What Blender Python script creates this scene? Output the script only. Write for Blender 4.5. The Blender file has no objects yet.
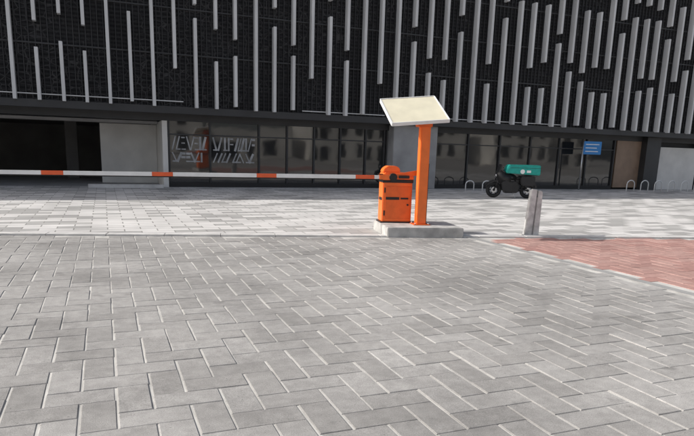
import bpy, bmesh, math, random
from mathutils import Vector, Matrix
random.seed(7)
sc=bpy.context.scene
COL=sc.collection
# ---------------------------------------------------------------- materials
def newmat(name):
    m=bpy.data.materials.new(name); m.use_nodes=True
    nt=m.node_tree; b=nt.nodes["Principled BSDF"]
    return m,nt,b
def N(nt,t,**kw):
    n=nt.nodes.new(t)
    for k,v in kw.items(): setattr(n,k,v)
    return n
def rng(nt,src,a,b,c,d):
    r=N(nt,"ShaderNodeMapRange"); r.inputs["From Min"].default_value=a; r.inputs["From Max"].default_value=b
    r.inputs["To Min"].default_value=c; r.inputs["To Max"].default_value=d; nt.links.new(src,r.inputs["Value"]); return r.outputs[0]
def noise(nt,vec,scale,detail=5,rough=.5):
    n=N(nt,"ShaderNodeTexNoise"); n.inputs["Scale"].default_value=scale; n.inputs["Detail"].default_value=detail; n.inputs["Roughness"].default_value=rough
    nt.links.new(vec,n.inputs["Vector"]); return n.outputs["Fac"]
def mul(nt,a,b):
    m=N(nt,"ShaderNodeMath",operation="MULTIPLY"); nt.links.new(a,m.inputs[0]); nt.links.new(b,m.inputs[1]); return m.outputs[0]
def plain(name,col,rough=.5,metal=0.,var=.12,scale=6.,bump=.0,bscale=80.,spec=.5):
    m,nt,b=newmat(name)
    tc=N(nt,"ShaderNodeTexCoord")
    f=rng(nt,noise(nt,tc.outputs["Object"],scale,6),.3,.7,1-var,1+var)
    mx=N(nt,"ShaderNodeVectorMath",operation="SCALE"); mx.inputs[0].default_value=col[:3]
    nt.links.new(f,mx.inputs["Scale"])
    nt.links.new(mx.outputs["Vector"],b.inputs["Base Color"])
    b.inputs["Roughness"].default_value=rough; b.inputs["Metallic"].default_value=metal
    b.inputs["Specular IOR Level"].default_value=spec
    if bump>0:
        n2=noise(nt,tc.outputs["Object"],bscale,4)
        bp=N(nt,"ShaderNodeBump"); bp.inputs["Strength"].default_value=bump; bp.inputs["Distance"].default_value=.01
        nt.links.new(n2,bp.inputs["Height"]); nt.links.new(bp.outputs["Normal"],b.inputs["Normal"])
    return m

def paver_mat(name,c1,c2,stain=.3):
    m,nt,b=newmat(name); L=nt.links.new
    geo=N(nt,"ShaderNodeNewGeometry"); P=geo.outputs["Position"]
    mix=N(nt,"ShaderNodeMix",data_type='RGBA'); mix.inputs[6].default_value=(*c1,1); mix.inputs[7].default_value=(*c2,1)
    L(geo.outputs["Random Per Island"],mix.inputs[0])
    a=rng(nt,noise(nt,P,.55,7,.65),.35,.65,1-stain,1.08)
    fine=noise(nt,P,150,3)
    a=mul(nt,a,rng(nt,fine,.3,.7,.76,1.22))
    a=mul(nt,a,rng(nt,noise(nt,P,11,6,.6),.3,.7,.84,1.1))
    a=mul(nt,a,rng(nt,noise(nt,P,2.3,3,.5),.66,.73,1.,.74))
    a=mul(nt,a,rng(nt,noise(nt,P,34,2,.5),.70,.73,1.,.62))
    s=N(nt,"ShaderNodeVectorMath",operation="SCALE"); L(mix.outputs[2],s.inputs[0]); L(a,s.inputs["Scale"])
    L(s.outputs[0],b.inputs["Base Color"]); b.inputs["Roughness"].default_value=.85; b.inputs["Specular IOR Level"].default_value=.25
    bp=N(nt,"ShaderNodeBump"); bp.inputs["Strength"].default_value=.5; bp.inputs["Distance"].default_value=.003
    L(fine,bp.inputs["Height"]); L(bp.outputs[0],b.inputs["Normal"])
    return m

def farpave_mat():
    m,nt,b=newmat("light_paving"); L=nt.links.new
    geo=N(nt,"ShaderNodeNewGeometry"); P=geo.outputs["Position"]
    br=N(nt,"ShaderNodeTexBrick"); br.inputs["Scale"].default_value=1
    br.inputs["Brick Width"].default_value=.6; br.inputs["Row Height"].default_value=.3; br.inputs["Mortar Size"].default_value=.012
    br.inputs["Color1"].default_value=(0,0,0,1); br.inputs["Color2"].default_value=(1,1,1,1); br.inputs["Mortar"].default_value=(.5,.5,.5,1)
    L(P,br.inputs["Vector"])
    cr=N(nt,"ShaderNodeValToRGB"); e=cr.color_ramp.elements
    e[0].position=.0; e[0].color=(.38,.37,.355,1); e[1].position=1; e[1].color=(.68,.66,.635,1)
    x=e.new(.3); x.color=(.43,.42,.40,1); x=e.new(.40); x.color=(.63,.61,.585,1)
    L(br.outputs["Color"],cr.inputs[0])
    mx=N(nt,"ShaderNodeMix",data_type='RGBA'); L(br.outputs["Fac"],mx.inputs[0]); L(cr.outputs[0],mx.inputs[6]); mx.inputs[7].default_value=(.27,.26,.24,1)
    a=rng(nt,noise(nt,P,.7,8),.35,.65,.82,1.08)
    s=N(nt,"ShaderNodeVectorMath",operation="SCALE"); L(mx.outputs[2],s.inputs[0]); L(a,s.inputs["Scale"])
    L(s.outputs[0],b.inputs["Base Color"]); b.inputs["Roughness"].default_value=.8
    return m

def screen_mat():
    m,nt,b=newmat("lattice_screen"); L=nt.links.new
    tc=N(nt,"ShaderNodeNewGeometry"); P=tc.outputs["Position"]
    mp=N(nt,"ShaderNodeMapping"); mp.inputs["Scale"].default_value=(1,.02,1.4); L(P,mp.inputs[0])
    v=N(nt,"ShaderNodeTexVoronoi",feature="DISTANCE_TO_EDGE"); v.inputs["Scale"].default_value=3.2; v.inputs["Randomness"].default_value=.75; L(mp.outputs[0],v.inputs["Vector"])
    c=N(nt,"ShaderNodeMath",operation="LESS_THAN"); c.inputs[1].default_value=.045; L(v.outputs["Distance"],c.inputs[0])
    cm=mul(nt,c.outputs[0],rng(nt,noise(nt,P,.35,3),.4,.6,.15,1.))
    w=N(nt,"ShaderNodeTexWave",wave_type='BANDS',bands_direction='Z'); w.inputs["Scale"].default_value=2.2; w.inputs["Distortion"].default_value=0; L(P,w.inputs["Vector"])
    w2=N(nt,"ShaderNodeMath",operation="MULTIPLY"); w2.inputs[1].default_value=.35; L(w.outputs["Fac"],w2.inputs[0])
    a=N(nt,"ShaderNodeMath",operation="ADD"); L(cm,a.inputs[0]); L(w2.outputs[0],a.inputs[1])
    mx=N(nt,"ShaderNodeMix",data_type='RGBA'); L(a.outputs[0],mx.inputs[0]); mx.inputs[6].default_value=(.012,.012,.013,1); mx.inputs[7].default_value=(.066,.065,.066,1)
    L(mx.outputs[2],b.inputs["Base Color"]); b.inputs["Roughness"].default_value=.7; b.inputs["Specular IOR Level"].default_value=.15
    return m

M=dict(
 paver=paver_mat("grey_paver",(.335,.322,.305),(.42,.405,.385)),
 redpaver=paver_mat("red_paver",(.40,.225,.195),(.49,.31,.27),.2),
 sand=plain("joint_sand",(.52,.505,.47),.95,var=.25,scale=3),
 ground=plain("ground_concrete",(.36,.34,.31),.9,var=.15,scale=.3),
 light=farpave_mat(),
 kerb=plain("kerb_concrete",(.58,.565,.54),.85,var=.15,scale=4,bump=.3),
 darkkerb=plain("edging_concrete",(.31,.305,.295),.85,var=.15,scale=5,bump=.3),
 conc=plain("plinth_concrete",(.44,.43,.41),.85,var=.25,scale=5,bump=.4,bscale=40),
 column=plain("column_concrete",(.36,.355,.35),.8,var=.15,scale=1.5,bump=.2),
 orange=plain("orange_paint",(.88,.18,.03),.42,var=.08,scale=5),
 orange2=plain("orange_paint_dark",(.76,.14,.022),.45,var=.10,scale=7),
 white=plain("white_paint",(.78,.78,.77),.4,var=.06),
 strokes=plain("pale_grey_strokes",(.38,.38,.38),.6,var=.4,scale=3),
 redor=plain("reflective_red_orange",(.76,.12,.035),.4,var=.08),
 cream=plain("cream_panel",(.70,.65,.49),.45,var=.08,scale=3),
 black=plain("black_plastic",(.012,.012,.013),.4,var=.1),
 rubber=plain("tyre_rubber",(.02,.02,.02),.8,var=.2),
 blackmetal=plain("black_metal",(.02,.02,.021),.35,metal=.3,var=.1),
 steel=plain("brushed_steel",(.5,.5,.5),.3,metal=.9,var=.1),
 teal=plain("teal_fabric",(.01,.31,.26),.55,var=.12,scale=9),
 fin=plain("aluminium_fin",(.62,.62,.615),.5,metal=.0,var=.10,scale=.5),
 screen=screen_mat(),
 darkclad=plain("dark_cladding",(.026,.026,.027),.6,var=.2,scale=1),
 beam=plain("dark_beam",(.035,.035,.036),.5,var=.2,scale=1),
 lwall=plain("light_render_wall",(.74,.72,.68),.85,var=.1,scale=1.2),
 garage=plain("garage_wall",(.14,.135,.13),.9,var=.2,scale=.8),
 bronze=plain("timber_panel",(.28,.19,.13),.5,var=.15,scale=2),
 blue=plain("sign_blue",(.03,.22,.55),.4,var=.03),
 pale=plain("pale_stone",(.60,.58,.54),.8,var=.25,scale=.2),
 bollard=plain("weathered_metal_bollard",(.55,.545,.53),.6,metal=.1,var=.30,scale=7,bump=.25,bscale=30),
)
gm,gnt,gb=newmat("dark_glass"); gb.inputs["Base Color"].default_value=(.022,.023,.024,1); gb.inputs["Roughness"].default_value=.04; gb.inputs["IOR"].default_value=1.75
tc=N(gnt,"ShaderNodeNewGeometry")
bp=N(gnt,"ShaderNodeBump"); bp.inputs["Strength"].default_value=.16; bp.inputs["Distance"].default_value=.02
gnt.links.new(noise(gnt,tc.outputs["Position"],.8,2),bp.inputs["Height"]); gnt.links.new(bp.outputs[0],gb.inputs["Normal"])
M["glass"]=gm

# ---------------------------------------------------------------- mesh helpers
def finish(name,bm,mat,parent=None,loc=(0,0,0),rot=(0,0,0),smooth=False):
    me=bpy.data.meshes.new(name); bm.to_mesh(me); bm.free()
    o=bpy.data.objects.new(name,me); COL.objects.link(o)
    if mat is not None: me.materials.append(mat)
    if smooth:
        for p in me.polygons: p.use_smooth=True
    o.location=loc; o.rotation_euler=rot
    if parent: o.parent=parent
    return o
def empty(name,loc=(0,0,0),rz=0):
    o=bpy.data.objects.new(name,None); COL.objects.link(o); o.location=loc; o.rotation_euler=(0,0,rz); o.empty_display_size=.3
    return o
def addbox(bm,x0,x1,y0,y1,z0,z1):
    x0,x1=min(x0,x1),max(x0,x1)
    vs=[bm.verts.new(c) for c in [(x0,y0,z0),(x1,y0,z0),(x1,y1,z0),(x0,y1,z0),(x0,y0,z1),(x1,y0,z1),(x1,y1,z1),(x0,y1,z1)]]
    for f in [(3,2,1,0),(4,5,6,7),(0,1,5,4),(1,2,6,5),(2,3,7,6),(3,0,4,7)]: bm.faces.new([vs[i] for i in f])
    return vs
def box(name,x0,x1,y0,y1,z0,z1,mat,parent=None,bev=0,**kw):
    bm=bmesh.new(); addbox(bm,x0,x1,y0,y1,z0,z1)
    if bev: bmesh.ops.bevel(bm,geom=bm.edges[:],offset=bev,segments=2,affect='EDGES')
    return finish(name,bm,mat,parent,**kw)
def prism(name,pts,d0,d1,mat,parent=None,axis='y',bev=0,smooth=False,**kw):
    bm=bmesh.new()
    def P(a,b,d): return (a,d,b) if axis=='y' else (d,a,b)
    A=[bm.verts.new(P(a,b,d0)) for a,b in pts]; B=[bm.verts.new(P(a,b,d1)) for a,b in pts]
    n=len(pts); bm.faces.new(A); bm.faces.new(B[::-1])
    for i in range(n): bm.faces.new([A[i],B[i],B[(i+1)%n],A[(i+1)%n]])
    bmesh.ops.recalc_face_normals(bm,faces=bm.faces[:])
    if bev: bmesh.ops.bevel(bm,geom=bm.edges[:],offset=bev,segments=2,affect='EDGES')
    return finish(name,bm,mat,parent,smooth=smooth,**kw)
def tube(name,pts,r,mat,parent=None,segs=10,bmi=None,closed=False):
    bm=bmi or bmesh.new(); P=[Vector(p) for p in pts]; rings=[]
    n=len(P)
    for i,p in enumerate(P):
        if closed: d=(P[(i+1)%n]-P[i-1]).normalized()
        else: d=((P[i+1] if i<n-1 else P[i])-(P[i-1] if i>0 else P[i])).normalized()
        up=Vector((0,0,1)) if abs(d.z)<.9 else Vector((0,1,0))
        if closed: up=Vector((0,1,0))
        a=d.cross(up).normalized(); b=a.cross(d)
        rr=r[i] if isinstance(r,(list,tuple)) else r
        rings.append([bm.verts.new(p+a*rr*math.cos(2*math.pi*k/segs)+b*rr*math.sin(2*math.pi*k/segs)) for k in range(segs)])
    m=n if closed else n-1
    for i in range(m):
        A,B=rings[i],rings[(i+1)%n]
        for k in range(segs): bm.faces.new([A[k],A[(k+1)%segs],B[(k+1)%segs],B[k]])
    if not closed:
        bm.faces.new(rings[0][::-1]); bm.faces.new(rings[-1])
    if bmi is None:
        bmesh.ops.recalc_face_normals(bm,faces=bm.faces[:])
        return finish(name,bm,mat,parent,smooth=True)
def cyl(name,c,r,h,mat,parent=None,axis='z',segs=24):
    c=Vector(c); d={'x':Vector((1,0,0)),'y':Vector((0,1,0)),'z':Vector((0,0,1))}[axis]*h/2
    o=tube(name,[c-d,c+d],r,mat,parent,segs)
    for p in o.data.polygons: p.use_smooth=len(p.vertices)==4
    return o
def blob(name,c,s,mat,parent=None,rot=(0,0,0)):
    bm=bmesh.new(); bmesh.ops.create_icosphere(bm,subdivisions=3,radius=1)
    bmesh.ops.scale(bm,vec=s,verts=bm.verts[:])
    return finish(name,bm,mat,parent,loc=c,rot=rot,smooth=True)

# ---------------------------------------------------------------- ground
P0=Vector((4.86,10.40)); A12=math.radians(-12.05)
e1=Vector((math.cos(A12),math.sin(A12))); e2=Vector((-e1.y,e1.x))
def loc2(a,b): v=P0+e1*a+e2*b; return (v.x,v.y)
def sheet(name,pts,z,mat,parent=None):
    bm=bmesh.new(); bm.faces.new([bm.verts.new((x,y,z)) for x,y in pts])
    bmesh.ops.recalc_face_normals(bm,faces=bm.faces[:])
    for f in bm.faces:
        if f.normal.z<0: f.normal_flip()
    return finish(name,bm,mat,parent)
sheet("ground",[(-400,-400),(400,-400),(400,400),(-400,400)],-.05,M["ground"])
sheet("paving_joint_sand",[loc2(-24,0.02),loc2(24,0.02),(24,-5),(-20,-5)],-.006,M["sand"])
sheet("light_paving",[loc2(-32,.13),loc2(45,.13),(60,25.2),(-30,25.2)],-.004,M["light"])

def pavers(name,mat,inside,x0,x1,y0,y1,W=.215):
    verts=[];faces=[]
    gx=.0062; gy=.0020; ch=.006; dz=.0045
    for j in range(int(y0/W)-1,int(y1/W)+2):
        for i in range(int(x0/W)-1,int(x1/W)+2):
            k=(i-j)%4
            if k==0: bx,by,w,h=i*W,j*W,2*W,W
            elif k==3: bx,by,w,h=i*W,j*W,W,2*W
            else: continue
            if not inside(bx+w/2,by+h/2): continue
            jx=random.uniform(-.003,.003); jy=random.uniform(-.002,.002)
            g=gx*random.uniform(.4,1.25); q_=gy*random.uniform(.3,1.5)
            a0,a1=bx+g+jx,bx+w-g+jx; b0,b1=by+q_+jy,by+h-q_+jy
            z=random.gauss(0,.0012); tx=random.gauss(0,.004); ty=random.gauss(0,.004)
            cx,cy=bx+w/2,by+h/2
            n=len(verts)
            zz=lambda x,y:z+tx*(x-cx)+ty*(y-cy)
            cy_=ch*.6
            for x,y in ((a0+ch,b0+cy_),(a1-ch,b0+cy_),(a1-ch,b1-cy_),(a0+ch,b1-cy_)): verts.append((x,y,zz(x,y)))
            for x,y in ((a0,b0),(a1,b0),(a1,b1),(a0,b1)): verts.append((x,y,zz(x,y)-dz))
            for x,y in ((a0,b0),(a1,b0),(a1,b1),(a0,b1)): verts.append((x,y,-.03))
            faces.append((n,n+1,n+2,n+3))
            for q in range(4):
                r=(q+1)%4
                faces.append((n+4+q,n+4+r,n+r,n+q)); faces.append((n+8+q,n+8+r,n+4+r,n+4+q))
    me=bpy.data.meshes.new(name); me.from_pydata(verts,[],faces); me.materials.append(mat)
    o=bpy.data.objects.new(name,me); COL.objects.link(o); return o
EDGE=6.62
front=lambda x,y:(Vector((x,y))-P0).dot(e2)<-.10
pavers("grey_brick_pavement",M["paver"],lambda x,y:front(x,y) and x<EDGE-.12,-14,EDGE,-3,15)
pavers("red_brick_pavement",M["redpaver"],lambda x,y:front(x,y) and x>EDGE+.18,EDGE,20,-3,10)
box("concrete_edging",EDGE-.07,EDGE+.09,-5,10.02,-.03,.006,M["darkkerb"],bev=.004)
k=empty("kerb",(P0.x,P0.y,0),A12)
for i in range(-24,26):
    box("kerb_stone",i*1.0+.004,i*1.0+.996,-.03,.22,-.04,.030+random.uniform(-.003,.003),M["kerb"],k,bev=.006)

# ---------------------------------------------------------------- boom barrier
B=empty("boom_barrier",(P0.x,P0.y,0),A12)
box("concrete_plinth",0.13,1.66,-.06,1.22,-.03,.19,M["conc"],B,bev=.014)
c0,c1,d0,d1=.19,.80,.72,1.10
box("cabinet_body",c0,c1,d0,d1,.215,1.02,M["orange"],B,bev=.015)
box("cabinet_base",c0-.03,c1+.02,d0-.02,d1+.02,.19,.215,M["black"],B)
box("cabinet_door",c0+.05,c1-.03,d0-.012,d0+.01,.27,.93,M["orange2"],B,bev=.006)
box("cabinet_gasket",c0-.010,c1+.010,d0-.018,d1+.012,1.0,1.065,M["black"],B,bev=.004)
prism("cabinet_hood",[(c0-.02,1.066),(c1+.02,1.066),(c1+.02,1.13),(c1-.12,1.20),(c0+.03,1.20),(c0-.02,1.13)],d0-.02,d1+.02,M["orange"],B,bev=.012)
cyl("door_lock",(c1-.09,d0-.018,.56),.02,.02,M["black"],B,'y')
box("door_label",c0+.06,c0+.34,d0-.017,d0-.0125,.66,.715,M["black"],B)
box("door_label",c0+.37,c0+.53,d0-.017,d0-.0125,.67,.705,M["black"],B)
box("door_hinge",c0+.026,c0+.048,d0-.02,d0+.0,.80,.90,M["black"],B)
box("door_hinge",c0+.026,c0+.048,d0-.02,d0+.0,.34,.44,M["black"],B)
box("side_label",c0-.004,c0+.0,d0+.06,d1-.06,.64,.70,M["black"],B)
prism("pivot_housing",[(c0+.0,1.20),(c0+.36,1.20),(c0+.34,1.29),(c0+.27,1.33),(c0+.10,1.33),(c0+.02,1.27)],d0+.05,d1-.05,M["orange"],B,bev=.012)
prism("counter_arm",[(c0+.2,1.08),(c0+.72,1.16),(c0+.70,1.26),(c0+.2,1.17)],d0-.05,d0-.021,M["orange2"],B,bev=.006)
box("arm_clamp",c0-.10,c0+.16,d0-.085,d0-.022,1.055,1.165,M["orange"],B,bev=.008)
box("arm_clamp_bracket",c0-.13,c0-.03,d0-.09,d0-.018,1.045,1.06,M["black"],B)
box("arm_clamp_bracket",c0-.13,c0-.03,d0-.09,d0-.018,1.16,1.175,M["black"],B)
cyl("pivot_disc",(c0+.18,d0-.06,1.11),.08,.07,M["black"],B,'y')
box("arm_sensor_box",c0+.30,c0+.52,d0-.075,d0-.052,1.09,1.15,M["black"],B,bev=.005)
AR=empty("arm",(c0,d0,1.11)); AR.parent=B; AR.rotation_euler=(0,-.0085,0)
ay0,ay1=-.065,-.032
segs=[(-.10,-.20,"white")]
x=-.20
while x>-9.5:
    segs.append((x,x-.38,"redor")); segs.append((x-.38,x-1.94,"white")); x-=1.94
for a,b,m in segs:
    box("arm_"+("stripe" if m=="redor" else "section"),b,a,ay0,ay1,-.038,.036,M[m],AR,bev=.004)
box("arm_rubber_edge",x,-.1,ay0+.008,ay1-.008,-.058,-.039,M["rubber"],AR)
pc=.93; pw=.095; py=.50
box("post",pc-pw,pc+pw,py-pw,py+pw,.205,2.28,M["orange"],B,bev=.01)
box("post_base_plate",pc-.17,pc+.17,py-.17,py+.17,.19,.205,M["orange2"],B,bev=.004)
for sx in (-1,1):
    for sy in (-1,1): cyl("anchor_bolt",(pc+sx*.135,py+sy*.135,.215),.014,.03,M["steel"],B,segs=8)
box("post_cap_box",pc-.16,pc+.12,py-.12,py+.12,2.10,2.22,M["orange2"],B,bev=.01)
cyl("conduit",(pc+.12,py+.02,.8),.018,1.2,M["blackmetal"],B,segs=10)
pn=empty("canopy_panel",(pc-.25,py-.03,2.40)); pn.parent=B; pn.rotation_euler=(math.radians(29),math.radians(-5.5),0)
box("panel_sheet",-.55,.55,-.50,.50,0,.028,M["cream"],pn,bev=.006)
box("panel_frame_front",-.56,.56,-.52,-.502,-.03,.04,M["white"],pn,bev=.003)
box("panel_frame_back",-.56,.56,.502,.52,-.03,.04,M["white"],pn,bev=.003)
for s in (-1,1): box("panel_frame_side",s*.555-.01,s*.555+.01,-.501,.501,-.03,.038,M["white"],pn)
box("panel_rib",-.5,.5,-.03,.03,-.05,-.001,M["steel"],pn)
box("panel_mount",.0,.38,-.2,.2,-.08,-.05,M["orange2"],pn)

# ---------------------------------------------------------------- bollard
bo=empty("bollard",(8.10,10.02,0)); bo.rotation_euler=(0,math.radians(2.5),math.radians(-16))
prism("bollard_leaf",[(-.15,0),(.0,0),(.0,.95),(-.09,.95),(-.12,.90)],-.06,.06,M["bollard"],bo,bev=.01)
prism("bollard_leaf",[(.03,0),(.15,0),(.12,.90),(.09,.93),(.03,.93)],-.06,.06,M["bollard"],bo,bev=.01)
box("bollard_spacer",.0,.03,-.04,.04,.02,.80,M["darkkerb"],bo)
box("bollard_foot",-.19,.19,-.10,.10,-.01,.018,M["conc"],bo,bev=.004)

# ---------------------------------------------------------------- motorcycle (local +x = front)
mc=empty("delivery_motorcycle",(14.62,19.45,0),math.radians(180-20))
def wheel(nm,cx):
    R=.30
    ring=[(cx+(R-.06)*math.cos(t),0,.30+(R-.06)*math.sin(t)) for t in [2*math.pi*i/32 for i in range(32)]]
    tube(nm+"_tyre",ring,.065,M["rubber"],mc,10,closed=True)
    ring=[(cx+.175*math.cos(t),0,.30+.175*math.sin(t)) for t in [2*math.pi*i/32 for i in range(32)]]
    tube(nm+"_rim",ring,.018,M["blackmetal"],mc,6,closed=True)
    cyl(nm+"_disc",(cx,.05,.30),.11,.01,M["steel"],mc,'y')
    cyl(nm+"_hub",(cx,0,.30),.05,.14,M["blackmetal"],mc,'y')
    for i in range(6):
        t=2*math.pi*i/6
        tube(nm+"_spoke",[(cx,0,.30),(cx+.175*math.cos(t),0,.30+.175*math.sin(t))],.018,M["blackmetal"],mc,6)
wheel("front_wheel",.70); wheel("rear_wheel",-.62)
for s in (-1,1):
    tube("fork",[(.70,s*.08,.30),(.47,s*.08,.88)],.025,M["blackmetal"],mc,8)
    tube("swingarm",[(-.62,s*.09,.30),(-.1,s*.1,.36)],.03,M["blackmetal"],mc,8)
    tube("shock",[(-.55,s*.11,.36),(-.38,s*.11,.68)],.03,M["blackmetal"],mc,8)
    tube("mirror_stalk",[(.44,s*.25,.98),(.47,s*.30,1.14)],.01,M["black"],mc,6)
    blob("mirror",(.47,s*.31,1.18),(.025,.08,.05),M["black"],mc)
    prism("side_pannier",[(-.80,.48),(-.34,.48),(-.24,.62),(-.26,.84),(-.82,.86)],s*.20-.07,s*.20+.07,M["black"],mc,bev=.03)
prism("front_fender",[(.38,.50),(.55,.66),(.72,.68),(.92,.60),(1.0,.42),(.90,.50),(.72,.60),(.55,.58)],-.08,.08,M["black"],mc)
prism("fairing",[(.26,.45),(.50,.55),(.66,.84),(.60,1.0),(.42,1.05),(.26,.96),(.10,.86),(.1,.6)],-.20,.20,M["black"],mc,bev=.03,smooth=True)
prism("windscreen",[(.62,.95),(.52,1.27),(.48,1.27),(.52,.96)],-.16,.16,M["black"],mc,bev=.01)
blob("headlight",(.65,0,.84),(.05,.10,.07),M["steel"],mc)
prism("fuel_tank",[(.28,.70),(.30,.86),(.16,.95),(-.06,.90),(-.16,.76),(-.1,.68)],-.15,.15,M["blackmetal"],mc,bev=.04,smooth=True)
prism("seat",[(-.10,.72),(-.08,.80),(-.3,.83),(-.70,.88),(-.76,.82),(-.55,.74)],-.14,.14,M["black"],mc,bev=.025,smooth=True)
prism("tail_fairing",[(-.10,.72),(-.72,.80),(-.86,.80),(-.84,.70),(-.4,.60),(-.12,.58)],-.11,.11,M["blackmetal"],mc,bev=.02)
prism("rear_fender",[(-.84,.70),(-.98,.42),(-.93,.40),(-.74,.66)],-.07,.07,M["black"],mc)
prism("engine",[(-.20,.20),(.28,.18),(.36,.40),(.28,.62),(-.10,.66),(-.26,.45)],-.17,.17,M["blackmetal"],mc,bev=.03)
prism("lower_fairing",[(.05,.22),(.42,.30),(.48,.60),(.30,.70),(.0,.55)],-.21,.21,M["black"],mc,bev=.02)
tube("exhaust",[(.2,-.16,.24),(-.2,-.18,.24),(-.45,-.2,.30),(-.85,-.22,.36)],[.025,.028,.05,.055],M["steel"],mc,10)
tube("handlebar",[(.40,-.33,.98),(.46,-.2,1.03),(.46,.2,1.03),(.40,.33,.98)],.018,M["black"],mc,8)
tube("side_stand",[(0,.12,.25),(-.08,.3,.0)],.012,M["steel"],mc,6)
bm=bmesh.new(); addbox(bm,-1.0,.34,-.25,.25,.89,1.27)
for v in bm.verts:
    if v.co.z>1.1 and v.co.x>0: v.co.x-=.12
    if v.co.z<1.1 and v.co.x>0: v.co.z+=.06
bmesh.ops.bevel(bm,geom=bm.edges[:],offset=.03,segments=2,affect='EDGES')
finish("delivery_box",bm,M["teal"],mc)
box("box_lid_seam",-1.004,.16,-.254,.254,1.15,1.16,M["black"],mc)
cyl("box_emblem",(-.30,.254,1.02),.085,.008,M["white"],mc,'y')
box("box_emblem_bar",-.62,-.46,.2505,.256,.98,1.07,M["white"],mc)
box("rear_rack",-.9,-.2,-.18,.18,.87,.888,M["blackmetal"],mc)

# ---------------------------------------------------------------- office building
OB=empty("office_building",(0,0,0))
YF=24.0; YG=25.0; H=10.4; XL,XR=-32,60
ZB=2.95
box("facade_screen",XL,XR,YF+.30,YF+.45,ZB,H,M["screen"],OB)
box("soffit",XL,XR,YF+.30,YG+.4,ZB-.12,ZB-.003,M["darkclad"],OB)
box("facade_bottom_beam",XL,XR,YF+.16,YF+.297,ZB-.16,ZB+.10,M["beam"],OB)
box("header",XL,XR,YG-.05,YG+.35,2.55,ZB-.123,M["beam"],OB)
box("roof_parapet",XL,XR,YF+.0,YG+22,H+.003,H+.15,M["darkclad"],OB)
box("back_wall",XL,XR,YG+21.5,YG+22,0,H,M["darkclad"],OB)
for z in (4.9,6.5,8.1):
    box("floor_band",XL,XR,YF+.24,YF+.297,z,z+.05,M["beam"],OB)
for (xa,xb,z) in ((-12,2.9,3.22),(7.6,11.3,3.12),(13.2,21,3.12)):
    box("facade_rail",xa,xb,YF+.2,YF+.24,z,z+.035,M["fin"],OB)
bm=bmesh.new(); x=-30.9; rnd=random.Random(23)
while x<58:
    t=rnd.random(); j=rnd.uniform(-.02,.02)
    zb=3.02+rnd.choice((0,0,.0,.12))
    if t<.40: iv=[(zb,rnd.choice((6.8,7.6,8.4)))]
    elif t<.74: iv=[(zb,rnd.choice((4.75,5.0,5.2))),(rnd.choice((5.6,5.9)),rnd.choice((8.4,9.2)))]
    elif t<.92: iv=[(zb,rnd.choice((5.6,6.2)))]
    else: iv=[(4.4,rnd.choice((7.6,8.6)))]
    last=max(b for a,b in iv)
    if last<9: iv.append((last+rnd.uniform(.35,.7),H-.05))
    for a,b in iv:
        if b-a>.3: addbox(bm,x+j,x+j+.11,YF-.05,YF+.237,a,b)
    x+=.76
finish("facade_fins",bm,M["fin"],OB)
bm=bmesh.new(); x=-31
while x<58:
    addbox(bm,x,x+.03,YF+.245,YF+.298,ZB+.11,H-.01); x+=.2
finish("facade_louvres",bm,M["darkclad"],OB)
def front_glass(xa,xb,mulls):
    ms=[xa]+mulls+[xb]
    for a,b in zip(ms[:-1],ms[1:]):
        if b-a>.2:
            o=box("glazing",a+.01,b-.01,-.02,.02,.18,2.549,M["glass"],OB,loc=(0,YG+.07,0))
            cx=(a+b)/2; o.data.transform(Matrix.Translation((-cx,0,0))); o.location.x=cx
            o.rotation_euler=(math.radians(rnd.uniform(-.3,.3)),0,math.radians(rnd.uniform(-.6,.6)))
    box("glazing_plinth",xa,xb,YG-.02,YG+.12,-.02,.177,M["black"],OB)
    box("transom",xa,xb,YG-.01,YG+.03,2.02,2.07,M["beam"],OB)
    for m in mulls: box("mullion",m-.035,m+.035,YG-.03,YG+.10,.18,2.548,M["beam"],OB)
front_glass(2.35,11.75,[2.4,4.0,6.0,7.2,8.4,9.6,10.8,11.7])
front_glass(14.3,25.2,[14.35,16.1,17.9,19.7,21.5,23.3,25.15])
# random pale grey angular strokes just in front of the first shop windows
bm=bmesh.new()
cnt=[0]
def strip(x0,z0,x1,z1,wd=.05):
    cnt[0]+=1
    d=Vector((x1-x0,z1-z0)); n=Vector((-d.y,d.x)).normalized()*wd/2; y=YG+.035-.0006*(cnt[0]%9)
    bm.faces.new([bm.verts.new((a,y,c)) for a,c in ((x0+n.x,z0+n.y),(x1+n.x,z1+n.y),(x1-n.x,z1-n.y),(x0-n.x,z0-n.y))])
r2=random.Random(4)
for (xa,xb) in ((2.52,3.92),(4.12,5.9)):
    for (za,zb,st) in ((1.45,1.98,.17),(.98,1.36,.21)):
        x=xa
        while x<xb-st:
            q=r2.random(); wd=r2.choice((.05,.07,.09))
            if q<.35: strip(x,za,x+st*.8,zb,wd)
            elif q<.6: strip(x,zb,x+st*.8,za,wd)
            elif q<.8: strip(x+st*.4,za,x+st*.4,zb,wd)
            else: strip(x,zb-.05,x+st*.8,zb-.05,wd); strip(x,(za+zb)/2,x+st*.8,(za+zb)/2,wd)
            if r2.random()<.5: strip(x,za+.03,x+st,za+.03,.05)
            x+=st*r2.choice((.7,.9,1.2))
finish("window_strokes",bm,M["strokes"],OB)
box("wall_core",2.35,XR,YG+.36,YG+.5,0,ZB-.125,M["darkclad"],OB)
box("concrete_column",11.9,14.1,YG-.55,YG+.3,-.01,ZB-.165,M["column"],OB,bev=.02)
box("timber_panel",25.3,27.0,YG-.02,YG+.1,.1,2.545,M["bronze"],OB)
box("dark_pier",27.0,28.0,YG-.4,YG+.3,0,2.78,M["beam"],OB)
box("light_wall",28.2,31.3,YG-.0,YG+.2,0,2.3,M["lwall"],OB)
box("dark_wall",31.4,XR,YG-.02,YG+.3,0,2.545,M["darkclad"],OB)
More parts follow.
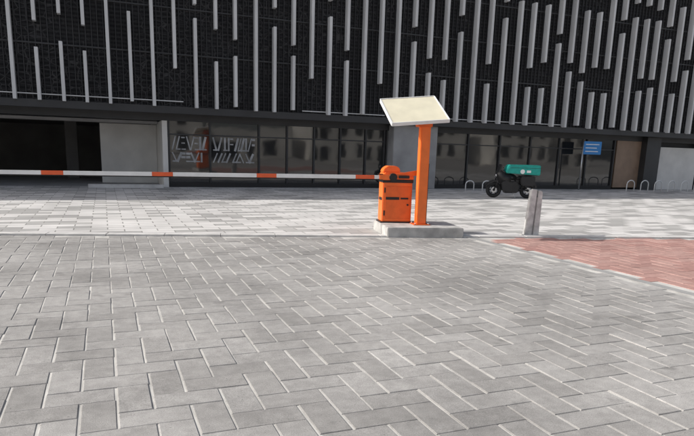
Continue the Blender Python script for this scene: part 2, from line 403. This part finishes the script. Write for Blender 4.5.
box("garage_side_wall",2.15,2.345,YG-.1,YG+12,-.02,2.545,M["lwall"],OB)
box("garage_return_wall",-.1,2.14,YG+2.6,YG+2.8,-.02,2.44,M["lwall"],OB)
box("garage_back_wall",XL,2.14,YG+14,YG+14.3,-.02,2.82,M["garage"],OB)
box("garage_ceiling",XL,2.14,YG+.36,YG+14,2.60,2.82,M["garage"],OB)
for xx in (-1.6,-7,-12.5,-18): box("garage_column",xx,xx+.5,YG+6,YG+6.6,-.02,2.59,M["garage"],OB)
sheet("garage_floor",[(XL,YG+.2),(2.14,YG+.2),(2.14,YG+14),(XL,YG+14)],.0,M["column"],OB)
for i in range(3): box("ceiling_pipe",XL,2.1,YG+1.2+i*.5,YG+1.3+i*.5,2.45,2.54,M["column"],OB)
box("ramp_kerb",-.6,2.1,YG-.6,YG-.42,-.02,.12,M["kerb"],OB,bev=.01)

# ---------------------------------------------------------------- blue sign
sg=empty("information_sign",(22.8,24.2,0),math.radians(-14))
cyl("sign_post",(-.42,0,1.2),.035,2.4,M["steel"],sg)
box("sign_board",-.40,.55,-.03,.0,1.78,2.42,M["blue"],sg,bev=.01)
for i,(a,b) in enumerate(((-.3,.42),(-.3,.3),(-.3,.38))):
    box("sign_text_line",a,b,-.036,-.032,2.25-i*.17,2.29-i*.17,M["white"],sg)
def rack(x,y,s=1.):
    r=empty("bicycle_rack",(x,y,0),math.radians(8))
    pts=[(-.3,0,0),(-.3,0,.45)]+[(-.3*math.cos(t),0,.45+.25*math.sin(t)) for t in [math.pi*i/8 for i in range(1,8)]]+[(.3,0,.45),(.3,0,0)]
    tube("rack_hoop",[(a*s,b,c*.8*s) for a,b,c in pts],.025,M["white"],r,8)
for i in range(7): rack(24.8+i*.95,23.3)
for i in range(3): rack(15.3+i*.9,23.4,.8)

# ---------------------------------------------------------------- buildings across the street (seen in reflections)
r3=random.Random(9); x=-60
while x<90:
    wd=r3.uniform(9,16); hh=r3.uniform(4,9); dy=r3.uniform(0,5)
    OP=empty("opposite_building",(x,-42-dy,0))
    box("walls",0,wd,-10,0,0,hh,M["pale"],OP)
    bm=bmesh.new(); xx=.6
    while xx<wd-2:
        ww=r3.uniform(1,2.2); addbox(bm,xx,xx+ww,-.02,.03,.5,2.8)
        if hh>6: addbox(bm,xx,xx+ww,-.02,.03,4.,6.)
        xx+=ww+r3.uniform(.5,2)
    finish("windows",bm,M["glass"],OP)
    x+=wd+r3.uniform(2,7)

# ---------------------------------------------------------------- light
elev=math.radians(35); to_sun=Vector((-.94*math.cos(elev),.34*math.cos(elev),math.sin(elev))).normalized()
w=bpy.data.worlds.new("World"); sc.world=w; w.use_nodes=True; nt=w.node_tree
sky=nt.nodes.new("ShaderNodeTexSky"); sky.sky_type='NISHITA'; sky.sun_disc=False
sky.sun_elevation=elev; sky.sun_rotation=math.atan2(to_sun.x,to_sun.y)
sky.dust_density=3.5; sky.air_density=.8
hs=nt.nodes.new("ShaderNodeHueSaturation"); hs.inputs["Saturation"].default_value=.6
nt.links.new(sky.outputs[0],hs.inputs["Color"])
bg=nt.nodes["Background"]; bg.inputs[1].default_value=.15; nt.links.new(hs.outputs[0],bg.inputs[0])
sl=bpy.data.lights.new("sun","SUN"); sl.energy=4.1; sl.angle=math.radians(.6); sl.color=(1,.97,.925)
so=bpy.data.objects.new("sun",sl); COL.objects.link(so); so.rotation_euler=to_sun.to_track_quat('Z','Y').to_euler()

# ---------------------------------------------------------------- camera
f=600.;psi=math.radians(22);th=math.radians(12);rho=math.radians(1.7)
F=Vector((math.sin(psi)*math.cos(th),math.cos(psi)*math.cos(th),-math.sin(th)))
R0=Vector((math.cos(psi),-math.sin(psi),0));U0=R0.cross(F)
R=R0*math.cos(rho)+U0*math.sin(rho);U=U0*math.cos(rho)-R0*math.sin(rho)
cd=bpy.data.cameras.new("camera"); cam=bpy.data.objects.new("camera",cd); COL.objects.link(cam)
cam.matrix_world=Matrix((( R.x,U.x,-F.x,0),(R.y,U.y,-F.y,0),(R.z,U.z,-F.z,1.6),(0,0,0,1)))
cd.sensor_width=36; cd.lens=f/694*36; cd.shift_y=(151+f*math.tan(th)-218)/694
cd.clip_end=2000; cd.clip_start=.05
sc.camera=cam
sc.view_settings.view_transform='Standard'; sc.view_settings.look='None'; sc.view_settings.exposure=0
